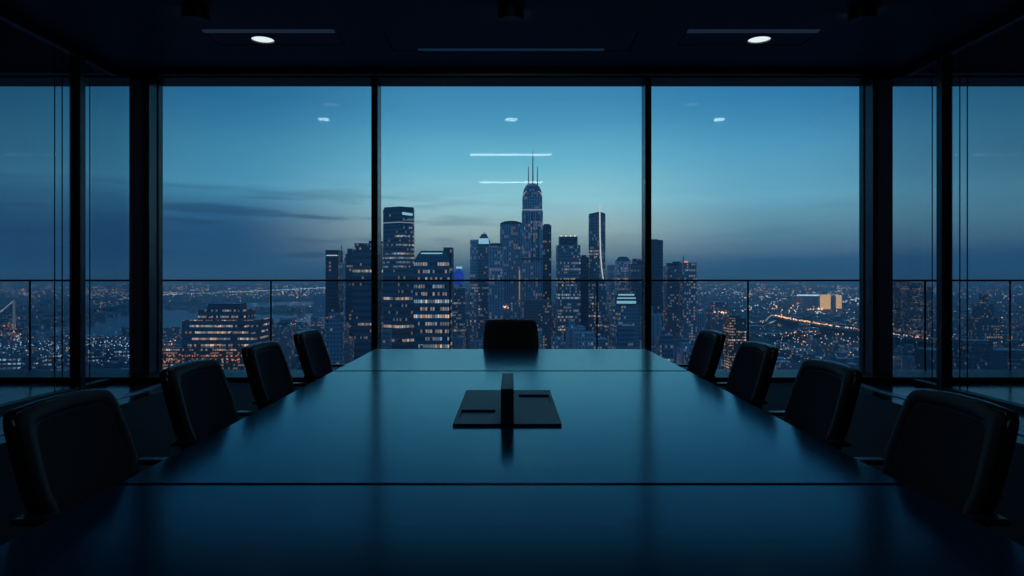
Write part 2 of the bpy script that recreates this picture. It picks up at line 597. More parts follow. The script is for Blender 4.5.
# ------------------------------------------------------------------ ceiling fittings
for i, (x0, x1, y0, y1) in enumerate(holes[:3]):
    cx_, cy_ = (x0 + x1) / 2, (y0 + y1) / 2
    hx, hy = (x1 - x0) / 2 - .014, (y1 - y0) / 2 - .014
    where = ('on the left', 'over the far end of the table', 'on the right')[i]
    e = tag(empty('ceiling_panel', (cx_, cy_, H)), 'dark rectangular panel set into the ceiling %s' % where, 'ceiling panel', 'ceiling panels')
    if i == 1:
        MB().box(-hx, hx, -hy, hy, .004, .05).build('panel', M_panel, e, .003)
        MB().box(-1.04, 1.04, .222, .272, -.006, .006).build('slot_painted_glow', M_slot2, e, .002)['label'] = 'long ceiling slot strip, bluish sheen put in as glow'
    else:
        # the panel leaves a round opening for its downlight
        lx = (-2.66 if i == 0 else 2.66) - cx_
        ly = 7.32 - cy_
        n = 32
        ring = [(lx + .135 * math.cos(2 * math.pi * k / n), ly + .135 * math.sin(2 * math.pi * k / n)) for k in range(n)]
        def sq(k):
            a = 2 * math.pi * k / n
            c_, s_ = math.cos(a), math.sin(a)
            t = min(((hx - lx) if c_ > 0 else (hx + lx)) / abs(c_) if abs(c_) > 1e-6 else 9,
                    ((hy - ly) if s_ > 0 else (hy + ly)) / abs(s_) if abs(s_) > 1e-6 else 9)
            return (lx + t * c_, ly + t * s_)
        out = [sq(k) for k in range(n)]
        cor = [(hx, hy), (-hx, hy), (-hx, -hy), (hx, -hy)]
        for c_ in cor:      # snap the nearest outline point onto each corner
            k = min(range(n), key=lambda q: math.dist(out[q], c_))
            out[k] = c_
        mb = MB()
        pts = [(x, y, z) for z in (.004, .05) for rg in (ring, out) for x, y in rg]
        fs = []
        for k in range(n):
            k2 = (k + 1) % n
            fs += [(k, k2, n + k2, n + k), (2 * n + k, 3 * n + k, 3 * n + k2, 2 * n + k2), (k, 2 * n + k, 2 * n + k2, k2), (n + k, n + k2, 3 * n + k2, 3 * n + k)]
        mb.add(pts, fs)
        mb.build('panel', M_panel, e)
        MB().box(-hx, hx, -hy, -hy + .075, -.008, .006).build('slot_painted_glow', M_slot, e, .002)['label'] = 'ceiling slot strip on the near edge, bluish sheen put in as glow'
        dl = tag(empty('ceiling_downlight', (cx_ + lx, cy_ + ly, H)), 'round white downlight glowing in the ceiling panel %s' % where, 'downlight', 'ceiling downlights')
        mb = MB()
        for (ra, za), (rb_, zb) in zip([(.134, -.004), (.134, .05), (.118, .05), (.118, -.002), (.134, -.004)][:-1], [(.134, .05), (.118, .05), (.118, -.002), (.134, -.004)]):
            pts = [(r_ * math.cos(2 * math.pi * k / 32), r_ * math.sin(2 * math.pi * k / 32), z_) for r_, z_ in ((ra, za), (rb_, zb)) for k in range(32)]
            mb.add(pts, [(k, (k + 1) % 32, 32 + (k + 1) % 32, 32 + k) for k in range(32)], None, True)
        mb.build('trim_ring', M_black, dl)
        MB().cyl((0, 0), .117, .014, .022, 32).build('lens', M_lens, dl)
# long light lines in the ceiling over and behind the near part of the table (seen mirrored in the middle pane)
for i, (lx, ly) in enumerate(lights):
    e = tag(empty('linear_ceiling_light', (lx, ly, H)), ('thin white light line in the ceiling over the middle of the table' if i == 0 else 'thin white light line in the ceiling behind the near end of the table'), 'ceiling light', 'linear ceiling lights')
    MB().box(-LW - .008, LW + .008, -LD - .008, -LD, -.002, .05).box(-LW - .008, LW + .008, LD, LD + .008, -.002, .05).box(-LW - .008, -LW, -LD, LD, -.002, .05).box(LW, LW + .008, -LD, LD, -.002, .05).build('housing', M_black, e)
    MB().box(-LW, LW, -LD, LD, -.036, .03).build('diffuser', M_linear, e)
# small spots added so that their lenses are mirrored in the three panes
for i, x in enumerate((-2.98, 0.0, 3.32)):
    e = tag(empty('added_reflection_spot', (x, 6.46, H), math.atan2(-x, 6.46)), 'small black spotlight added for its reflection in the %s window pane' % ('left', 'middle', 'right')[i], 'spotlight', 'added reflection spotlights')
    MB().cyl((0, 0), .125, -.012, 0, 28).build('mount', M_black, e)
    # visor round the side away from the window, hides the lens from the camera
    n = 20
    rgo = [(.124 * math.cos(R(168 + 204 * k / n)), .124 * math.sin(R(168 + 204 * k / n))) for k in range(n + 1)]
    rgi = [(x_ * .95, y_ * .95) for x_, y_ in reversed(rgo)]
    mb = MB()
    for k in range(n):
        q = [rgo[k], rgo[k + 1], rgi[n - k - 1], rgi[n - k]]
        mb.prism(q, -.118, -.012)
    mb.build('visor', M_black, e)
    MB().cyl((0, 0), .10, -.020, -.0125, 28).build('lens', M_spotlens, e)

# ------------------------------------------------------------------ meeting table
TZ = .74
TW = .976
T = tag(empty('conference_table', (0, 2.6, 0)), 'long dark satin meeting table running towards the windows', 'table')
secs = [(.30, 1.683), (1.697, 3.735), (3.762, 4.905)]
for y0, y1 in secs:
    MB().box(-TW, TW, y0 - 2.6, y1 - 2.6, TZ - .026, TZ).build('tabletop', M_table, T, .004)
MB().box(-.62, .62, .42 - 2.6, 4.50 - 2.6, TZ - .055, TZ - .0265).build('underframe', M_tedge, T)
for y in (.95, 2.6, 4.25):
    MB().box(-.42, .42, y - 2.6 - .05, y - 2.6 + .05, .03, TZ - .056).box(-.5, .5, y - 2.6 - .22, y - 2.6 + .22, .0085, .03).build('pedestal', M_black, T, .006)

# console with the upright fin on the middle of the table
C = tag(empty('table_console', (-.013, 2.70, TZ)), 'flat dark console plate with an upright fin on the table middle', 'console')
w0 = .187
for s, nm in ((-1, 'left'), (1, 'right')):
    a, c = sorted((s * .0227, s * w0))
    y0, y1 = -.355, .355
    # a plate with a long finger slot
    sx0, sx1 = (-.174, -.046) if s < 0 else (.046, .174)
    sy0, sy1 = (-.25, -.10) if s < 0 else (.06, .235)
    mb = MB()
    mb.box(a, sx0, y0, y1, .0005, .009).box(sx1, c, y0, y1, .0005, .009)
    mb.box(sx0, sx1, y0, sy0, .0005, .009).box(sx0, sx1, sy1, y1, .0005, .009)
    pz = mb.build('plate', M_console, C)
    MB().box(sx0, sx1, sy0, sy1, .0005, .0015).build('pocket', M_console, pz)
MB().box(-.0225, .0225, -.335, .055, .0005, .126).build('fin', M_console, C, .003)
MB().box(-.0205, .0205, .056, .37, .0005, .006).build('hinge_strip', M_black, C)

# ------------------------------------------------------------------ chairs
def outline(k=1.0, inset=0.0, grow=0.0):
    """half outline of the backrest in (x, t): waist notch at the bottom, widest below the middle, soft top corners"""
    hw = [(.140, .000), (.174, .005), (.188, .018), (.193, .050), (.195, .095), (.197, .118), (.203, .135), (.206, .155), (.206, .19), (.2045, .225), (.202, .26),
          (.1985, .295), (.195, .322), (.189, .342), (.179, .354), (.165, .360), (.10, .363), (.05, .365)]
    pts = []
    for x, t in hw:
        tt = .182 + (t - .182) * (1 - inset * .8 / .182) + (grow if t > .33 else 0)
        pts.append((max(.02, x - inset + grow), tt))
    return pts


def ring3(pts, dy, lean=R(17), z0=.582, y0=-.250):
    full = [(x, t) for x, t in pts] + [(-x, t) for x, t in reversed(pts)]
    out = []
    for x, t in full:
        y = y0 - math.tan(lean) * t * .95 + .022 * (x / .22) ** 2 + dy       # wraps a little round the sitter
        out.append((x, y, z0 + t * .955))
    return out


def loop_mesh(mb, rings, closed_ends=(True, True)):
    n = len(rings[0])
    pts = [p for r in rings for p in r]
    fs = []
    for i in range(len(rings) - 1):
        for k in range(n):
            k2 = (k + 1) % n
            fs.append((i * n + k, i * n + k2, (i + 1) * n + k2, (i + 1) * n + k))
    mb.add(pts, fs, None, True)
    h = n // 2
    def capf(off):
        return [(off + k, off + k + 1, off + n - 2 - k, off + n - 1 - k) for k in range(h - 1)]
    h = n // 2
    def cap(ring):
        # a curved cap with vertices of its own, so that its shading is that of a smooth pad
        m_ = 12
        P, Fq = [], []
        for k in range(h):
            a, c = ring[k], ring[n - 1 - k]
            for q in range(m_ + 1):
                f = q / m_
                x = a[0] + (c[0] - a[0]) * f
                P.append((x, a[1] - .022 * (a[0] / .22) ** 2 + .022 * (x / .22) ** 2, a[2]))
        for k in range(h - 1):
            for q in range(m_):
                Fq.append((k * (m_ + 1) + q, k * (m_ + 1) + q + 1, (k + 1) * (m_ + 1) + q + 1, (k + 1) * (m_ + 1) + q))
        mb.add(P, Fq, None, True)
    if closed_ends[0]:
        cap(rings[0])
    if closed_ends[1]:
        cap(rings[-1])


def make_chair():
    root = empty('office_chair')
    # rear shell
    mb = MB()
    loop_mesh(mb, [ring3(outline(grow=-.012), -.034), ring3(outline(grow=-.003), -.030), ring3(outline(), -.020), ring3(outline(), -.006), ring3(outline(grow=-.003), -.001)])
    back = mb.build('backrest', M_plastic, root)
    # padded front frame with a recessed panel
    mb = MB()
    loop_mesh(mb, [ring3(outline(inset=.008), -.002), ring3(outline(inset=.004), .004), ring3(outline(inset=.004), .014), ring3(outline(inset=.010), .021),
                   ring3(outline(inset=.020), .023), ring3(outline(inset=.036), .0225), ring3(outline(inset=.041), .018)])
    mb.build('back_frame', M_pad, back)
    mb = MB()
    loop_mesh(mb, [ring3(outline(inset=.0415), .004), ring3(outline(inset=.0415), .0165), ring3(outline(inset=.050), .0185)])
    mb.build('back_panel', M_fabric, back)
    # seat cushion, rounded in plan and section
    def srr(hx, y0, y1, r, z, n=6):
        pts = []
        for cx_, cy_, a0 in ((hx - r, y1 - r, 0), (-hx + r, y1 - r, 90), (-hx + r, y0 + r, 180), (hx - r, y0 + r, 270)):
            for k in range(n + 1):
                a = R(a0 + 90 * k / n)
                pts.append((cx_ + r * math.cos(a), cy_ + r * math.sin(a), z))
        return pts
    mb = MB()
    rs = [srr(.20, -.19, .21, .07, .425), srr(.235, -.225, .245, .09, .435), srr(.242, -.23, .252, .095, .46), srr(.236, -.225, .246, .09, .485), srr(.21, -.20, .22, .08, .497)]
    n = len(rs[0])
    pts = [p for r in rs for p in r]
    mb.add(pts, [(i * n + k, i * n + (k + 1) % n, (i + 1) * n + (k + 1) % n, (i + 1) * n + k) for i in range(4) for k in range(n)], None, True)
    mb.add(pts, [tuple(range(n)), tuple(range(4 * n, 5 * n))], None, True)
    mb.build('seat', M_fabric, root)
    for s in (-1, 1):
        mb = MB()
        a, c = sorted((s * .225, s * .272))
        mb.box(a, c, -.285, -.05, .688, .704)
        arm = mb.build('armrest', M_plastic, root, .010, 3)
        MB().tube([(s * .15, -.08, .42), (s * .235, -.10, .42), (s * .255, -.11, .44), (s * .252, -.16, .60), (s * .25, -.18, .678)], .015, 10).build('arm_post', M_black, arm)
    mb = MB().tube([(0, -.08, .415), (0, -.23, .425), (0, -.275, .455), (0, -.315, .56), (0, -.345, .72)], [.026, .026, .026, .024, .018], 10)
    mb.build('back_bracket', M_black, root)
    MB().box(-.13, .13, -.14, .14, .395, .424).build('mechanism', M_black, root, .01)
    MB().cyl((0, 0), .026, .10, .395, 16).build('gas_column', M_black, root)
    mb = MB().cyl((0, 0), .05, .07, .125, 20)
    cas = []
    for k in range(5):
        a = R(90 + 72 * k)
        d = Vector((math.cos(a), math.sin(a), 0))
        mb.tube([d * .03 + Vector((0, 0, .10)), d * .16 + Vector((0, 0, .092)), d * .29 + Vector((0, 0, .075))], [.028, .022, .016], 8)
        cas.append((d * .285, a))
    mb.build('star_base', M_black, root)
    for d, a in cas:
        mb = MB()
        ax = Vector((-math.sin(a), math.cos(a), 0))
        for q in (-1, 1):
            c0 = d + ax * (.016 * q) + Vector((0, 0, .036))
            mb.tube([c0 - ax * .009, c0 + ax * .009], .0275, 14)
        mb.tube([d + Vector((0, 0, .04)), d + Vector((0, 0, .08))], .008, 8)
        mb.build('caster', M_plastic, root)
    return root


chair = make_chair()
first = [True]


def put_chair(x, y, rz, label, group=None):
    c = chair if first[0] else copy_tree(chair)
    first[0] = False
    c.location = (x, y, .009)
    c.rotation_euler = (0, 0, rz)
    tag(c, label, 'chair', group or 'chairs around the meeting table')
    return c


names = ['nearest the camera', 'second from the camera', 'third from the camera', 'farthest from the camera']
ycs = [1.785, 2.50, 3.25, 4.01]
XC = .828
for i, y in enumerate(ycs):
    put_chair(-XC - (0, 0, .018, .026)[i], y, R(-90), 'black office chair on the left side of the table, %s' % names[i])
for i, y in enumerate(ycs):
    put_chair(XC + (0, 0, .008, .010)[i], y, R(90), 'black office chair on the right side of the table, %s' % names[i])
put_chair(.0, 4.79, R(180), 'black office chair at the far head of the table, before the windows')

# ------------------------------------------------------------------ the city
exec_city = True
GZ = -150.0
GH = EYE - GZ


def gnd(px, py):
    D = GH * F / (py - 278)
    return ((px - 511) / F * D, D)


random.seed(11)
m = bpy.data.materials.new('dark_city_ground')
m.use_nodes = True
b = NB(m.node_tree)
tco = b.n('ShaderNodeTexCoord').outputs['Object']
nz = b.noise(tco, .004, 5)
p = b.n('ShaderNodeBsdfPrincipled')
b.put(p.inputs['Base Color'], b.mix(nz, (.02, .028, .04), (.09, .10, .12)))
p.inputs['Roughness'].default_value = .9
b.t.links.new(p.outputs[0], b.n('ShaderNodeOutputMaterial').inputs[0])
M_ground = m
M_water = principled('river_water', (.06, .10, .145), .08, .7)
M_road = principled('asphalt', (.04, .045, .05), .8, .3)
M_conc = principled('dark_concrete', (.10, .12, .15), .7, .3)
M_steel = principled('mast_steel', (.06, .08, .11), .5, .4)
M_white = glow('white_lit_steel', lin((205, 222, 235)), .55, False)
M_spark = glow('lit_facade_line', lin((225, 235, 235)), .75, False)
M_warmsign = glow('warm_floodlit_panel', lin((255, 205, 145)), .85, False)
M_cyan = glow('cyan_screen', lin((150, 215, 235)), .8, False)
M_blue = glow('blue_screen', lin((40, 80, 200)), .55, False)
M_lampw = glow('warm_lamps', lin((255, 202, 155)), 2.3, False)
M_lampc = glow('cool_lamps', lin((175, 210, 235)), 1.9, False)
M_lampo = glow('orange_lamps', lin((255, 135, 78)), 1.2, False)

W1, G1 = (.050, .062, .082), (.022, .032, .048)
FA = {
    'glass': facade('glass_tower_facade', (.20, .25, .31), (.08, .11, .15), 2.4, 4.0, .26, .5, .34, .3),
    'bands': facade('banded_office_facade', (.11, .145, .19), (.04, .06, .09), 2.2, 7.4, .40, .8, .42, .75, (.06, .90, .30, .68)),
    'rows': facade('thin_row_office_facade', (.12, .155, .20), (.045, .065, .095), 2.2, 4.6, .8, .45, .30, .5, (.05, .9, .3, .72)),
    'bright': facade('bright_office_facade', (.11, .145, .19), (.04, .06, .085), 2.3, 7.0, .86, .5, .50, .6, (.10, .86, .25, .70)),
    'warmbands': facade('warm_banded_office_facade', (.10, .12, .155), (.035, .05, .075), 3.0, 8.4, .95, .8, .52, .4, (.06, .92, .30, .62)),
    'pale': facade('pale_tower_facade', (.44, .50, .58), (.14, .18, .24), 2.8, 4.0, .20, .7, .30, .3, (.22, .78, .2, .85)),
    'fins': facade('finned_tower_facade', (.42, .48, .57), (.12, .165, .22), 3.4, 4.2, .17, .55, .28, .3, (.30, .86, .1, .9)),
    'dark': facade('dark_tower_facade', (.09, .115, .15), (.04, .055, .08), 3.0, 4.4, .09, .7, .40, .4),
    'flats': facade('flats_facade', (.25, .29, .35), (.10, .12, .15), 3.0, 3.8, .22, .75, .50, 0.0, (.2, .8, .25, .8)),
    'columns': facade('column_lit_flats_facade', (.32, .37, .44), (.12, .15, .19), 5.0, 3.4, .36, .5, .30, 0.0, (.3, .62, .2, .85)),
    'low': facade('low_block_facade', (.16, .185, .22), (.06, .07, .09), 4.5, 4.0, .12, .7, .6, 0.0, (.15, .85, .25, .8)),
    'orange': facade('orange_lit_facade', (.10, .09, .09), (.05, .045, .05), 3.0, 4.0, .55, 1.0, .45, .3),
    'warmtower': facade('warm_lit_flats_facade', (.17, .16, .17), (.07, .065, .075), 4.0, 5.0, .34, 1.0, .42, .2, (.2, .8, .25, .8)),
    'cool': facade('blue_lit_shed_facade', (.10, .13, .17), (.05, .07, .10), 7.0, 7.0, .75, .05, .42, 0.0, (.12, .80, .3, .72)),
}

tag(MB().prism([(30000 * math.cos(2 * math.pi * k / 64), 30000 * math.sin(2 * math.pi * k / 64)) for k in range(64)], GZ - 20, GZ).build('city_ground', M_ground), 'dark ground of the city far below the windows', 'ground', None, 'structure')


def water(name, pts, label):
    ring = [gnd(*p) for p in pts]
    tag(MB().prism(ring, GZ + .2, GZ + 1.0).build(name, M_water), label, 'river', None, 'structure')
    return ring


def inside(poly, x, y):
    r = False
    for i in range(len(poly)):
        (x0, y0), (x1, y1) = poly[i], poly[i - 1]
        if (y0 > y) != (y1 > y) and x < (x1 - x0) * (y - y0) / (y1 - y0) + x0:
            r = not r
    return r


waters = [
    water('river_reach', [(40, 341), (160, 333), (262, 325), (338, 325), (338, 313), (262, 315), (162, 309), (118, 314), (96, 322), (20, 330)], 'dim blue river reach behind the block with lit floors'),
    water('river_bend', [(236, 309), (300, 306.5), (345, 305), (345, 301), (300, 302), (238, 303)], 'far blue river bend under the viaduct lights'),
    water('harbour_basin', [(880, 377), (972, 377), (960, 363), (900, 356), (872, 360)], 'smooth blue water basin behind the right column'),
]


def octa(mb, x, y, z, r, rz=None):
    rz = rz or r
    mb.add([(x + r, y, z), (x - r, y, z), (x, y + r, z), (x, y - r, z), (x, y, z + rz), (x, y, z - rz)],
           [(0, 2, 4), (2, 1, 4), (1, 3, 4), (3, 0, 4), (2, 0, 5), (1, 2, 5), (3, 1, 5), (0, 3, 5)])


OCC = []          # ground already taken: (x0, x1, y0, y1)


def free(x0, x1, y0, y1):
    for a0, a1, c0, c1 in OCC:
        if x0 < a1 and x1 > a0 and y0 < c1 and y1 > c0:
            return False
    return True


class Bld:
    """one building: outline given by its silhouette from the room, its real distance and depth"""
    def __init__(self, name, px0, px1, D, label, cat='skyscraper', group='skyline towers', depth=None, rot=0.0):
        self.D = D
        self.x0, self.x1 = at(px0, D), at(px1, D)
        self.cx = (self.x0 + self.x1) / 2
        self.w = self.x1 - self.x0
        self.dp = depth or max(self.w, 22)
        self.root = tag(empty(name, (self.cx, D, GZ), rot), label, cat, group)
        OCC.append((self.x0 - 8, self.x1 + 8, D - 18, D + max(self.dp, 50) + 10))

    def X(self, px):
        return at(px, self.D) - self.cx

    def Z(self, py):
        return EYE - (py - 278) / F * self.D - GZ

    def box(self, px0, px1, ytop, mat, ybot=None, y0=0.0, dp=None, name='tower', parent=None):
        z0 = 0 if ybot is None else self.Z(ybot)
        mb = MB()
        mb.box(self.X(px0), self.X(px1), y0, y0 + (dp or self.dp), z0, self.Z(ytop), random.random() * 900)
        return mb.build(name, mat, parent or self.root)

    def ring(self, pts, ytop, mat, ybot=None, name='tower', top=None, parent=None, cap=True):
        z0 = 0 if ybot is None else self.Z(ybot)
        return MB().prism(pts, z0, self.Z(ytop), top, random.random() * 900, v0=z0).build(name, mat, parent or self.root)

    def rod(self, px, ytop, ybot, r=.8, name='mast', mat=None, y=None):
        y = self.dp / 2 if y is None else y
        return MB().tube([(self.X(px), y, self.Z(ybot)), (self.X(px), y, self.Z(ytop))], [r, r * .55], 8).build(name, mat or M_steel, self.root)


def rect(x0, x1, y0, y1):
    return [(x0, y0), (x1, y0), (x1, y1), (x0, y1)]


def lamp_row(B, px0, px1, py, mat, y, n_, name):
    mb = MB()
    for k in range(n_):
        r = random.uniform(.35, .75) * B.D / F
        octa(mb, B.X(random.uniform(px0, px1)), y, B.Z(py + random.uniform(-1.0, 1.0)), r, r)
    mb.build(name, mat, B.root)['kind'] = 'stuff'


# --- left group
B = Bld('slab_tower', 325.5, 338.5, 820, 'slim dark slab tower with a pale line near its top, left of the left mullion')
B.box(325.5, 338.5, 250, FA['dark'])
B.box(326.5, 337.5, 255, M_spark, 255.8, -.4, 1, 'light_line')
B.rod(339.3, 244.5, 262, .7)
B = Bld('pale_tower', 338.5, 346, 980, 'narrow grey tower squeezed between the two dark towers left of the mullion')
B.box(338.5, 346, 258, FA['pale'])
B = Bld('narrow_tower', 345.5, 353, 800, 'narrow dark tower beside the wide stepped tower at the left mullion')
B.box(345.5, 353, 254, FA['dark'])
B.box(346.5, 351.5, 248.5, FA['dark'], 254, 4, 12, 'crown')
B = Bld('stepped_tower', 352.5, 382, 760, 'wide stepped dark tower right behind the left mullion')
B.box(352.5, 382, 250.5, FA['bands'])
B.box(354, 381, 243, FA['dark'], 250.5, 3, 22, 'crown')
B.box(367.5, 380, 240.5, M_conc, 243, 6, 12, 'plant_room')
# --- tall banded tower right of the mullion: a corner faces us
B = Bld('banded_tower', 381, 412.5, 720, 'tall dark tower with banded lit floors just right of the left mullion')
c0 = B.X(399)
ring = [(B.X(381), 12), (c0, 0), (B.X(412.5), 10), (B.X(410), 34), (B.X(384), 36)]
B.ring(ring, 226, FA['rows'], 270, 'upper_tower')
B.ring([(x * 1.01, y) for x, y in ring], 270, FA['bands'], None, 'lower_tower')
B.ring([(x * 1.0, y) for x, y in ring], 208.5, FA['dark'], 226, 'crown')
B.ring([(x * .96 + .3, y * .96 + .6) for x, y in ring], 206.3, M_conc, 208.5, 'roof_parapet')
mb = MB()
pa, pb = Vector((c0, 0, 0)), Vector((B.X(412.5), 10, 0))
q0, q1 = pa.lerp(pb, .22), pa.lerp(pb, .9)
nrm = Vector((10, -(pb.x - pa.x), 0)).normalized() * .5
mb.add([q0 + Vector((0, 0, B.Z(214.5))), q1 + Vector((0, 0, B.Z(215))), q1 + Vector((0, 0, B.Z(212.6))), q0 + Vector((0, 0, B.Z(211.8))),
        q0 + nrm + Vector((0, 0, B.Z(214.5))), q1 + nrm + Vector((0, 0, B.Z(215))), q1 + nrm + Vector((0, 0, B.Z(212.6))), q0 + nrm + Vector((0, 0, B.Z(211.8)))],
       [(0, 1, 2, 3), (4, 5, 6, 7), (0, 1, 5, 4), (1, 2, 6, 5), (2, 3, 7, 6), (3, 0, 4, 7)])
mb.build('roof_sign', M_cyan, B.root)
MB().prism([(x * 1.015, y * 1.0 - .3) for x, y in ring], B.Z(222.6), B.Z(221.7)).build('light_band', glow('dim_light_band', lin((170, 190, 205)), .5, False), B.root)
# --- bright office block with a sloping shoulder
B = Bld('lit_office_block', 414, 450, 640, 'broad office block with bright lit floors and sloping shoulders', 'office building')
rg = rect(B.X(414), B.X(449), 0, 34)
B.ring(rg, 260, FA['bright'])
B.ring(rg, 250.5, M_conc, 260, 'crown', [(B.X(420), 5), (B.X(445), 5), (B.X(445), 29), (B.X(420), 29)])
B.box(442.5, 451, 247, FA['dark'], 300, 8, 22, 'lift_core')
B.box(420.5, 442, 252.6, M_cyan, 253.8, 3.2, 1.0, 'roof_sign')['label'] = 'thin cyan lit line under the roof edge'
# --- blue screen building
B = Bld('blue_screen_tower', 452, 464, 900, 'low tower with a glowing blue screen beside the bright office block', 'building')
B.box(451, 465, 288, FA['glass'])
n = 20
mb = MB()
rr_ = at(511 + 5.6, 900)
cz = B.Z(277)
for i in range(9):
    pass
lat = 10
pts, fs = [], []
for i in range(lat + 1):
    a = math.pi * i / lat - math.pi / 2
    for k in range(n):
        pts.append((rr_ * math.cos(a) * math.cos(2 * math.pi * k / n), 8 + rr_ * math.cos(a) * math.sin(2 * math.pi * k / n), cz + rr_ * 1.5 * math.sin(a)))
for i in range(lat):
    for k in range(n):
        fs.append((i * n + k, i * n + (k + 1) % n, (i + 1) * n + (k + 1) % n, (i + 1) * n + k))
mb.add(pts, fs, None, True)
mb.build('screen_dome', M_blue, B.root)['label'] = 'rounded screen glowing deep blue'
B.box(456, 462, 266.5, M_cyan, 268.6, 2, 1.5, 'roof_sign')
# --- centre cluster
B = Bld('gabled_tower', 470, 489.5, 900, 'grey tower with a peaked crown and pale screen, left of the centre cluster')
B.box(470, 479, 239.5, FA['pale'], None, 3, 26)
B.box(478, 489.5, 240, FA['glass'], None, 0, 30, 'front_tower')
B.ring(rect(B.X(478), B.X(489.5), 0, 30), 233.5, M_conc, 240, 'crown', rect(B.X(481.5), B.X(486), 8, 22))
B.box(478.6, 488.8, 238.4, M_cyan, 243.8, -.8, .7, 'roof_screen')['label'] = 'pale cyan lit screen'
B.rod(484, 231, 235, .6)
B = Bld('flat_roof_tower', 488.5, 503, 840, 'grey flat roofed tower between the peaked tower and the round topped one')
B.box(488.5, 503, 246, FA['fins'])
B.box(490, 501.5, 243, M_conc, 246, 3, 14, 'plant_room')
B = Bld('round_top_tower', 500, 523, 1000, 'grey finned tower with a curved roof left of the tallest tower')
n = 12
rg = rect(B.X(500), B.X(522.5), 0, 32)
B.ring(rg, 224, FA['fins'])
w2 = (B.X(522.5) - B.X(500)) / 2
cxm = (B.X(522.5) + B.X(500)) / 2
mb = MB()
arc = [(cxm + w2 * .98 * math.cos(math.pi * k / n), B.Z(224) + (B.Z(220.6) - B.Z(224)) * math.sin(math.pi * k / n)) for k in range(n + 1)]
pts = [(x, 1, z) for x, z in arc] + [(x, 31, z) for x, z in arc]
N = n + 1
mb.add(pts, [tuple(range(N)), tuple(range(2 * N - 1, N - 1, -1))] + [(k, k + 1, N + k + 1, N + k) for k in range(n)] + [(N - 1, 0, N, 2 * N - 1)])
mb.build('curved_roof', M_conc, B.root)
B.box(518.9, 520.0, 270, glow('dim_warm_strip', lin((235, 190, 150)), .42, False), 346, -.5, .5, 'light_strip')['label'] = 'warm lit strip up the right edge'
lamp_row(B, 502, 517, 307, M_lampw, -1.5, 22, 'lit_floor')
# --- the tallest tower
B = Bld('tallest_skyscraper', 522, 543, 950, 'tallest tower with a domed crown and three antennas in the middle pane')
B.dp = 30
def chamf(px0, px1, y0, y1, c=3.2):
    a, d = B.X(px0), B.X(px1)
    return [(a + c, y0), (d - c, y0), (d, y0 + c), (d, y1 - c), (d - c, y1), (a + c, y1), (a, y1 - c), (a, y0 + c)]
B.ring(chamf(522, 543, 0, 30), 210.5, FA['fins'], None, 'tower')
B.ring(chamf(522.6, 542.4, .8, 29), 196, FA['fins'], 210.5, 'upper_tower')
prev = (chamf(522.6, 542.4, .8, 29), 196)
for ya, k in ((192.5, .95), (189, .86), (186, .72), (183.8, .54), (182.4, .30)):
    cx0 = (B.X(522.6) + B.X(542.4)) / 2
    nxt = [((x - cx0) * k + cx0, (y - 15) * k + 15) for x, y in chamf(522.6, 542.4, .8, 29)]
    B.ring(prev[0], ya, FA['glass'], prev[1], 'crown', nxt)
    prev = (nxt, ya)
# arched rib across the crown
arc = [(B.X(532.5 + 9.2 * math.cos(math.pi * k / 14)), -.2 + 3.5 * math.sin(math.pi * k / 14), B.Z(196) + (B.Z(189.6) - B.Z(196)) * math.sin(math.pi * k / 14)) for k in range(15)]
MB().tube(arc, .55, 6).build('crown_arch', M_white, B.root)['label'] = 'pale arched rib over the crown'
B.box(522.5, 542.5, 209.6, M_white, 210.2, -.6, .6, 'light_line')
for px in (527, 532.5, 538):
    B.box(px - .35, px + .35, 212, M_conc, 262, -1.4, 1.4, 'fin')
B.box(521.5, 543.5, 258, M_conc, 259.6, -1.0, 31, 'belt')
B.box(519.5, 551.5, 300, FA['flats'], None, -8, 40, 'podium')
B.rod(533.2, 149.5, 183, 1.0, 'antenna')
B.rod(528.7, 165, 186, .85, 'antenna')
B.rod(537.9, 165, 186, .85, 'antenna')
B = Bld('annex_tower', 542.5, 551.5, 1000, 'narrow dark tower attached at the right of the tallest tower')
B.box(542.8, 551.4, 225.2, FA['dark'])
B.box(544, 550, 223.8, M_conc, 225.2, 4, 10, 'plant_room')
# --- right of the tallest
B = Bld('shouldered_tower', 557.5, 580.5, 860, 'dark tower with stepped shoulders and roof lamps, right of the tallest tower')
B.box(557.5, 580.5, 245, FA['glass'])
B.box(560, 577.8, 236.3, FA['dark'], 245, 3, 22, 'crown')
for px in (561.5, 566, 571, 575.5):
    B.box(px - .45, px + .45, 235.4, M_lampw, 236.4, 4, 1.2, 'roof_lamp')
B = Bld('low_dark_tower', 580, 590.5, 950, 'short dark tower between the shouldered tower and the slim blade tower')
B.box(580, 590.5, 257, FA['dark'])
B.box(582, 587, 255, M_conc, 257, 4, 10, 'plant_room')
B = Bld('blade_tower', 589.5, 606.5, 880, 'slim blade tower with a bright white light line up its face')
rg = [(B.X(589.5), 6), (B.X(599.5), 0), (B.X(606.3), 8), (B.X(605), 26), (B.X(591), 28)]
B.ring(rg, 215, FA['glass'])
mb = MB()
zz = [B.Z(213.5), B.Z(211.5), B.Z(213), B.Z(214.5), B.Z(214.8)]
pts = [(x, y, B.Z(215)) for x, y in rg] + [(x, y, z) for (x, y), z in zip(rg, zz)]
mb.add(pts, [(0, 1, 6, 5), (1, 2, 7, 6), (2, 3, 8, 7), (3, 4, 9, 8), (4, 0, 5, 9), (5, 6, 7, 8, 9), (4, 3, 2, 1, 0)])
mb.build('crown', M_conc, B.root)
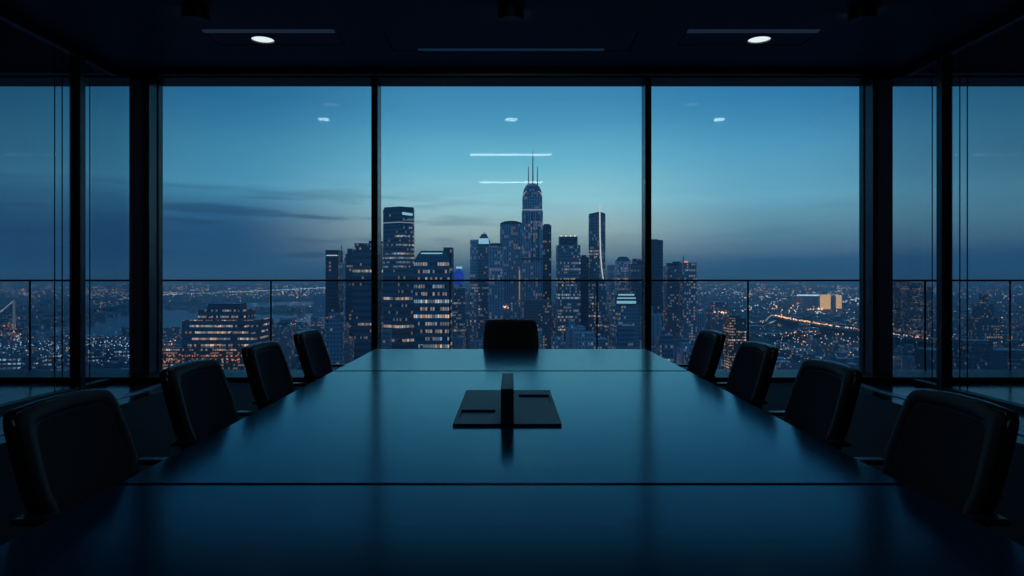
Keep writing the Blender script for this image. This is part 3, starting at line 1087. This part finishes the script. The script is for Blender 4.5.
MB().tube([(B.X(599.6), -1, B.Z(203.5)), (B.X(599.7), -1, B.Z(212)), (B.X(599.9), -1, B.Z(235)), (B.X(600.6), -.3, B.Z(255)), (B.X(602), .8, B.Z(270)), (B.X(603.4), 2.2, B.Z(279))],
          [.7, .9, .85, .75, .7, .6], 6).build('light_line', M_spark, B.root)['label'] = 'bright white light line'
B = Bld('small_tower', 608.5, 617, 1100, 'small dim tower right behind the slim blade tower')
B.box(608.5, 617, 265, FA['pale'])
B = Bld('domed_tower', 617, 631, 1050, 'dim tower with a rounded top left of the right mullion')
B.box(617, 631, 261, FA['pale'])
B.ring(rect(B.X(617), B.X(631), 0, 22), 256.5, M_conc, 261, 'crown', rect(B.X(620.5), B.X(627.5), 6, 16))
B = Bld('square_tower', 631, 643, 1000, 'dim square tower touching the left side of the right mullion')
B.box(631, 643, 264, FA['glass'])
B.box(634, 643, 258.5, FA['dark'], 264, 3, 14, 'crown')
B = Bld('sign_block', 614, 638, 740, 'dark block with a pale cyan lit sign on its roof, left of the right mullion', 'building')
B.box(612, 640, 306, FA['flats'])
B.box(617, 636, 295, M_conc, 306, 2, 10, 'sign_box')
for ya, yb, xa, xb in ((294.0, 295.6, 618.5, 634.5), (297.5, 298.8, 617.3, 636), (301, 303.6, 617, 636.3)):
    B.box(xa, xb, ya, M_cyan, yb, 1.2, .7, 'sign_bar')
B = Bld('mullion_tower', 651, 663.5, 900, 'tall dark tower peeking out right of the right mullion')
B.box(648, 663, 240, FA['dark'])
B.box(652, 659, 239, M_conc, 240, 4, 10, 'plant_room')
B = Bld('twin_crown_tower', 667, 682.5, 950, 'dim tower with a stepped roof at the right end of the skyline')
B.box(667, 682.5, 266, FA['flats'])
B.box(669, 676, 263, M_conc, 266, 2, 14, 'crown')
B.box(675, 681, 261.5, M_conc, 266, 2, 14, 'crown')
B = Bld('end_tower', 682.5, 697, 900, 'dim tower with a short mast and reddish lamp at the right end of the skyline')
B.box(683, 696.5, 262.5, FA['flats'])
B.rod(685.5, 255, 263, .7)
B.box(684.6, 688, 261.2, M_lampo, 262.6, 1, 2, 'roof_lamp')
# --- mid ground things
B = Bld('lit_floor_block', 182, 256, 900, 'wide office block with warm lit floors behind the second left chair', 'office building')
B.box(182, 256, 320, FA['warmbands'], None, 0, 60)
B.box(196, 242, 310, FA['warmbands'], 320, 6, 40, 'upper_block')
B.box(160, 252, 347, FA['orange'], None, -14, 14, 'podium')['label'] = 'orange lit lower floors'
lamp_row(B, 161, 250, 354, M_lampo, -16, 46, 'street_lights')
lamp_row(B, 170, 252, 358, M_lampo, -22, 34, 'street_lights')
B.box(203, 236, 304, FA['dark'], 310, 12, 24, 'plant_floor')
B = Bld('dark_side_block', 256, 270, 1000, 'dark low block right of the wide office block', 'building')
B.box(252, 270, 327, FA['flats'], None, 0, 40)
B.box(246, 262, 320, FA['dark'], None, 6, 40, 'tall_part')
B = Bld('small_corner_block', 276, 289, 1150, 'small block with a stepped roof beyond the third left chair', 'building')
B.box(276, 290, 325.5, FA['flats'], None, 0, 26)
B.box(277, 284.5, 322.5, M_conc, 325.5, 4, 12, 'roof_box')
B = Bld('warm_flats', 893, 911.5, 1850, 'left one of two warm lit apartment towers behind the right glass partition', 'apartment tower', 'warm apartment towers')
B.box(893.5, 911, 282, FA['warmtower'])
B.box(896, 908, 280.8, M_conc, 282, 5, 16, 'roof_box')
lamp_row(B, 894, 911, 331, M_lampo, -2, 14, 'base_lights')
B = Bld('warm_flats', 912, 933, 1780, 'right one of two warm lit apartment towers behind the right glass partition', 'apartment tower', 'warm apartment towers')
B.box(912.5, 933, 287, FA['warmtower'])
B.box(914, 925, 283, FA['warmtower'], 287, 4, 20, 'upper_block')
lamp_row(B, 915, 932, 336, M_lampo, -2, 18, 'base_lights')
B = Bld('gold_spire_tower', 978, 1000, 1250, 'stepped warm lit tower at the far right behind the partition', 'tower')
B.box(978, 1001, 318, FA['warmtower'], None, 0, 34)
B.box(983, 996, 304, FA['warmtower'], 318, 6, 22, 'upper_block')
B.box(986.5, 991.5, 294, FA['orange'], 304, 10, 10, 'spire_block')
B = Bld('dark_box_block', 968, 993, 800, 'plain dark block low at the far right behind the partition', 'building')
B.box(968, 993, 341, FA['dark'], None, 0, 26)
B = Bld('long_dark_block', 935, 1030, 950, 'long dark low building at the far right over the balcony ledge', 'building')
B.box(940, 1040, 352, FA['dark'], None, 20, 40)
B = Bld('orange_flats', 729, 746, 980, 'reddish lit apartment block behind the second right chair', 'apartment tower')
B.box(729.5, 746.5, 318, FA['orange'], None, 0, 24)
B.box(732, 742, 315.8, M_conc, 318, 4, 10, 'roof_box')
B = Bld('notch_block', 712, 728, 1050, 'dark block with a pair of lit top floors behind the farthest right chair', 'building')
B.box(712, 728, 302, FA['flats'], None, 0, 24)
lamp_row(B, 714, 726, 312.4, M_lampw, -1.5, 12, 'lit_floor')
for px0, px1, yt, D, rot, lab in ((-8, 34, 357.5, 1120, .25, 'leftmost of three long sheds with blue lit windows by the river'), (34, 80, 355.5, 1170, .30, 'middle one of three long sheds with blue lit windows by the river'),
                        (86, 131, 351, 1230, .34, 'rightmost of three long sheds with blue lit windows by the river')):
    B = Bld('long_shed', px0, px1, D, lab, 'shed', 'blue lit sheds by the river', 30, rot)
    B.box(px0, px1, yt, FA['cool'], None, 0, 30, 'hall')
    za, zb = B.Z(yt), B.Z(yt) + 5
    mb = MB()
    xa, xb = B.X(px0), B.X(px1)
    mb.add([(xa, 0, za), (xb, 0, za), (xb, 30, za), (xa, 30, za), (xa, 15, zb), (xb, 15, zb)], [(0, 1, 5, 4), (2, 3, 4, 5), (1, 2, 5), (3, 0, 4), (3, 2, 1, 0)])
    mb.build('roof', M_conc, B.root)
# floodlit hall
B = Bld('floodlit_hall', 795, 842, 2900, 'low floodlit hall glowing warm white on the plain at right', 'hall', 'landmarks on the plain')
B.box(795, 842, 296.5, FA['flats'], None, 0, 90, 'hall')
B.box(820, 830.5, 294.6, M_warmsign, 309.2, -2, 2, 'bright_wall')
B.box(836, 841.5, 295, M_warmsign, 308.5, -2, 2, 'bright_wall')
lamp_row(B, 796.5, 800, 303, M_lampo, -4, 8, 'wall_lamps')
B.box(797, 819, 294.7, M_lampc, 295.7, -2, 2, 'roof_light')
lamp_row(B, 806, 822, 309, M_lampw, -6, 14, 'base_lights')

# bridges and roads with lamps
def along(pts, step):
    out = []
    for (a, c) in zip(pts, pts[1:]):
        d = math.dist(a, c)
        k = max(1, int(d / step))
        for i in range(k):
            t = i / k
            out.append((a[0] + (c[0] - a[0]) * t, a[1] + (c[1] - a[1]) * t))
    return out


def smooth(pts, n=8):
    out = []
    for i in range(len(pts) - 1):
        p0, p1, p2, p3 = (Vector(pts[max(0, i - 1)]), Vector(pts[i]), Vector(pts[i + 1]), Vector(pts[min(len(pts) - 1, i + 2)]))
        for k in range(n):
            t = k / n
            out.append(tuple(.5 * ((2 * p1) + (-p0 + p2) * t + (2 * p0 - 5 * p1 + 4 * p2 - p3) * t * t + (-p0 + 3 * p1 - 3 * p2 + p3) * t ** 3)))
    out.append(tuple(pts[-1]))
    return out


def road(name, pix, label, cat, width=26, z=10, lamp=None, step=34, size=1.0, jit=6.0, clear=60):
    pts = smooth([gnd(*p) for p in pix])
    root = tag(empty(name, (pts[0][0], pts[0][1], GZ)), label, cat)
    for x, y in along(pts, 30):
        g = width * .5 + 14
        OCC.append((x - g, x + g, y - g - clear, y + g))
    mb = MB()
    vs, fs = [], []
    for i, p in enumerate(pts):
        a, c = pts[max(0, i - 1)], pts[min(len(pts) - 1, i + 1)]
        d = Vector((c[0] - a[0], c[1] - a[1])).normalized()
        nx, ny = -d.y * width / 2, d.x * width / 2
        for sx, zz in ((1, z), (-1, z), (-1, z - 2.5), (1, z - 2.5)):
            vs.append((p[0] + sx * nx - pts[0][0], p[1] + sx * ny - pts[0][1], zz))
    for i in range(len(pts) - 1):
        for k in range(4):
            fs.append((i * 4 + k, i * 4 + (k + 1) % 4, i * 4 + 4 + (k + 1) % 4, i * 4 + 4 + k))
    mb.add(vs, fs + [(0, 1, 2, 3), tuple(len(vs) - 4 + k for k in range(4))])
    mb.build('carriageway', M_road, root)
    mb = MB()
    for x, y in along(pts, 160):
        mb.box(x - pts[0][0] - 3, x - pts[0][0] + 3, y - pts[0][1] - 3, y - pts[0][1] + 3, 0, z - 2.4)
    mb.build('piers', M_conc, root)['kind'] = 'stuff'
    for mat, nm, share in lamp:
        mb = MB()
        for x, y in along(pts, step):
            if random.random() < share:
                r = size * y / F * .5 * random.uniform(.5, 1.1)
                octa(mb, x - pts[0][0] + random.uniform(-jit, jit), y - pts[0][1] + random.uniform(-jit, jit), z + 4 + r, r)
        mb.build(nm, mat, root)['kind'] = 'stuff'
    return root


road('elevated_highway', [(776, 323), (790, 327), (815, 332), (840, 336.5), (868, 341), (900, 346), (930, 351), (960, 355)], 'curving elevated highway strung with warm lights behind the right column', 'highway', 24, 20, [(M_lampw, 'warm_lamps', .95), (M_lampo, 'tail_lights', .45)], 6, 1.5, 8)
road('side_road', [(772, 343), (790, 339.5), (822, 338.5)], 'short lit road below the elevated highway', 'road', 18, 12, [(M_lampw, 'warm_lamps', .8)], 9, 1.2, 8)
road('far_viaduct', [(120, 305), (165, 299.5), (215, 297), (262, 294.5), (330, 290.5)], 'long far viaduct with pale lights over the river at left', 'bridge', 34, 26, [(M_lampc, 'pale_lamps', .9)], 20, 1.2, 8)
road('river_road', [(-20, 318), (40, 316), (90, 313), (130, 308), (200, 304)], 'dark bridge crossing the river at left', 'bridge', 60, 16, [(M_lampw, 'warm_lamps', .3)], 50, .9, 8)
road('bright_avenue', [(770, 300), (795, 303), (812, 311), (845, 304), (870, 299)], 'brightly lit avenue around the floodlit hall', 'avenue', 40, 10, [(M_lampc, 'pale_lamps', .6), (M_lampw, 'warm_lamps', .5)], 40, 1.1, 22)
road('quay_road', [(940, 347), (957, 349), (975, 350), (1000, 349), (1024, 346)], 'quay road with bluish white lights at the far right', 'road', 20, 12, [(M_lampc, 'pale_lamps', .7)], 12, 1.2, 8)

# white arched bridge at right
D = 2150
ax = at(748, D)
br = tag(empty('arch_bridge', (ax, D, GZ)), 'small white lit arch bridge at the left end of the highway', 'bridge')
def bz(py): return EYE - (py - 278) / F * D - GZ
pts = [(0, 0, bz(320.5)), (at(756, D) - ax, 5, bz(324)), (at(766, D) - ax, 8, bz(324.5)), (at(777, D) - ax, 10, bz(321))]
MB().tube([Vector(p) for p in pts], 2.0, 6).build('deck', M_white, br)
arc = [(at(764 + 12 * t, D) - ax, 8, bz(325 - 9.5 * math.sin(math.pi * t * .62))) for t in [k / 10 for k in range(11)]]
MB().tube(arc, 1.6, 6).build('arch', M_white, br)
for px in (749, 776):
    MB().box(at(px, D) - ax - 3, at(px, D) - ax + 3, 2, 8, 0, bz(321)).build('pier', M_conc, br)

# white cable-stayed bridge at far left
D = 1750
ax = at(14, D)
br = tag(empty('cable_bridge', (ax, D, GZ)), 'white cable stayed bridge pylon at the far left edge', 'bridge')
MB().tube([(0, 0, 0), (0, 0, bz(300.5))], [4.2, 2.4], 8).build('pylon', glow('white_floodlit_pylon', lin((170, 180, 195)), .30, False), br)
cb = MB()
for k in range(6):
    cb.tube([(0, 0, bz(301 + k * 1.3)), (at(14 - 10 - 8 * k, D) - ax, 0, bz(330))], .5, 5)
cb.build('stay_cables', M_steel, br)
MB().tube([(0, 0, bz(300.5)), (at(-6, D) - ax, 0, bz(317))], 1.3, 6).build('main_cable', M_white, br)
MB().box(at(-70, D) - ax, at(22, D) - ax, -8, 8, bz(331.5), bz(329.5)).build('deck', M_road, br)

# ---- mid-rise infill below the skyline: individuals
protos = {}
def infill(kind, w_, d_, h_):
    key = (kind, w_, d_, h_)
    if key not in protos:
        mb = MB()
        u0 = random.random() * 700
        mb.box(-w_ / 2, w_ / 2, 0, d_, 0, h_, u0)
        a = random.uniform(.2, .5) * w_
        mb.box(-w_ / 2 + 2, -w_ / 2 + 2 + a, 3, d_ * .7, h_, h_ + random.choice((4, 6, 9)), u0 + 300)
        me_o = mb.build('infill_source', FA[kind])
        protos[key] = me_o.data
        bpy.data.objects.remove(me_o)
    return protos[key]


def place_infill(kind, w_, d_, h_, x, y, rz, name, label, cat, group):
    o = bpy.data.objects.new(name, infill(kind, w_, d_, h_))
    COL.objects.link(o)
    o.location = (x, y, GZ)
    o.rotation_euler = (0, 0, rz)
    tag(o, label, cat, group)
    return o


def try_infill(kind, w_, d_, h_, x, y, rz, *names_):
    e_ = abs(math.sin(rz)) * w_ / 2
    x0, x1, y0, y1 = x - w_ / 2 - e_ * .4 - 2, x + w_ / 2 + d_ * abs(math.sin(rz)) + 2, y - e_ - 2, y + d_ + e_ + 2
    if rz > 0:
        x0, x1 = x - w_ / 2 - d_ * abs(math.sin(rz)) - 2, x + w_ / 2 + 2
    if not free(x0, x1, y0, y1):
        return False
    OCC.append((x0, x1, y0, y1))
    place_infill(kind, w_, d_, h_, x, y, rz, *names_)
    return True


nm = 0
for row in range(5):
    for px in range(322, 716, 6):
        p_ = px + random.uniform(-3, 3)
        D = random.uniform(560, 700) + row * 160 + random.uniform(0, 160)
        lo, hi = ((326, 350), (312, 344), (300, 334), (290, 322), (283, 308))[row]
        ytop = random.uniform(lo, hi) + (9 if p_ > 660 else 0)
        wpx = random.choice((7, 9, 12, 15))
        w_ = min(40, round(wpx / F * D / 4) * 4 + 4)
        h_ = max(24, round((GH - (ytop - 278) / F * D) / 10) * 10)
        kind = random.choice(('flats', 'glass', 'columns', 'fins', 'pale', 'flats', 'columns', 'columns'))
        if try_infill(kind, w_, 22, h_, at(p_, D), D, random.choice((-.12, 0, 0, .1)), 'city_block', 'mid-rise building packed among others at the foot of the skyline towers', 'building', 'mid-rise buildings below the skyline'):
            nm += 1

random.seed(5)
lows = []
cnt = 0
while len(lows) < 2600:
    px = random.uniform(-60, 1085)
    py = 282.5 + 92 * random.random() ** 1.5
    x, y = gnd(px, py)
    if any(inside(q, x, y) for q in waters):
        continue
    if 330 < px < 700 and py > 335:
        continue
    lows.append((y, x, px, py))
lows.sort()
# the nearest ones are individuals, the thousands beyond are one mass of roofs
ind, mb = 0, MB()
for i, (y, x, px, py) in enumerate(lows):
    if ind < 200:
        w_ = random.choice((16, 24, 32, 44))
        h_ = random.choice((8, 8, 10, 14)) if (px < 345 or 760 < px) else random.choice((10, 14, 20, 28))
        if try_infill(random.choice(('low', 'low', 'flats')), w_, random.choice((18, 26)), h_, x, y, random.uniform(-.4, .4), 'low_building', 'small dark low-rise building with few lit windows on the plain', 'building', 'low-rise buildings on the plain'):
            ind += 1
        continue
    k = y / 2600
    w_ = random.uniform(14, 40) * max(1, k ** .5)
    d_ = random.uniform(16, 40) * max(1, k ** .5)
    h_ = random.choice((6, 8, 10, 12, 16, 24)) if y < 6000 else random.choice((8, 14, 30))
    if not free(x - w_ / 2, x + w_ / 2, y, y + d_):
        continue
    a = random.uniform(-.6, .6)
    u0 = random.random() * 9000
    ca, sa = math.cos(a), math.sin(a)
    rg = [(x + ca * q - sa * r_, y + sa * q + ca * r_) for q, r_ in ((-w_ / 2, 0), (w_ / 2, 0), (w_ / 2, d_), (-w_ / 2, d_))]
    mb.prism(rg, GZ, GZ + h_, None, u0)
tag(mb.build('distant_roofs', FA['low']), 'mass of small far buildings spreading to the horizon', 'buildings', None, 'stuff')

# ---- the carpet of street lamps and windows out to the horizon
random.seed(23)
LM = {k: MB() for k in 'wco'}
def lampfield(n, px0, px1, py0, py1, mix_, s0=.5, s1=1.2, pw=1.3, clump=0.0):
    k = 0
    while k < n:
        px = random.uniform(px0, px1)
        py = py0 + (py1 - py0) * random.random() ** pw
        x, y = gnd(px, py)
        if any(inside(q, x, y) for q in waters):
            k += .3
            continue
        m_ = random.choices('wco', mix_)[0]
        r = random.uniform(s0, s1) * y / F * .5
        rep = random.choice((1, 1, 1, 2, 4)) if clump else 1
        dx = random.uniform(1.2, 2.2) * y / F
        for q in range(rep):
            octa(LM[m_], x + q * dx, y + q * dx * random.uniform(-2, 2), GZ + random.uniform(9, 38), r)
        k += 1
lampfield(800, -60, 345, 282.5, 300, (6, 3, 1), .45, 1.0, 1.0, 1)
lampfield(700, 680, 1085, 282.5, 300, (6, 4, .6), .45, 1.0, 1.0, 1)
lampfield(260, 345, 680, 283, 300, (6, 4, 1), .4, .8, 1.0, 1)
lampfield(260, -60, 345, 298, 372, (6, 4, 1), .4, 1.0, 1.0, 1)
lampfield(300, 690, 1085, 298, 372, (6, 5, 1), .4, 1.0, 1.0, 1)
lampfield(90, 740, 860, 296, 318, (5, 6, .5), .6, 1.5, 1.0, 1)
lampfield(90, 780, 860, 344, 368, (6, 3, 3), .4, 1.2, 1.0, 0)
lampfield(150, 160, 330, 346, 368, (3, 0, 8), .5, 1.2, 1.0, 1)
lampfield(120, -5, 130, 352, 371, (1, 8, 0), .6, 1.4, 1.0, 1)
lampfield(40, 0, 20, 330, 350, (2, 0, 6), .6, 1.3, 1.0, 1)
lampfield(60, 690, 730, 335, 372, (3, 0, 5), .5, 1.3, 1.0, 1)
lampfield(140, 340, 690, 300, 348, (6, 2, 2), .4, 1.0, 1.0, 0)
for k, mt, nm_, lb in (('w', M_lampw, 'warm_city_lights', 'countless warm street lamps scattered over the dark city'),
                       ('c', M_lampc, 'cool_city_lights', 'countless bluish white lamps scattered over the dark city'),
                       ('o', M_lampo, 'orange_city_lights', 'countless orange lamps glowing in the nearer streets')):
    tag(LM[k].build(nm_, mt), lb, 'lights', None, 'stuff')

# ---- dusk haze lying over the city
m = bpy.data.materials.new('dusk_haze')
m.use_nodes = True
b = NB(m.node_tree)
vs_ = b.n('ShaderNodeVolumeScatter')
b.put(vs_.inputs['Color'], (.86, .93, 1.0))
vs_.inputs['Density'].default_value = 1.45e-4
vs_.inputs['Anisotropy'].default_value = .2
b.t.links.new(vs_.outputs[0], b.n('ShaderNodeOutputMaterial').inputs['Volume'])
tag(MB().box(-16000, 16000, 60, 21000, GZ + .05, 190).build('haze', m), 'thin blue dusk haze over the whole city', 'haze', None, 'stuff')
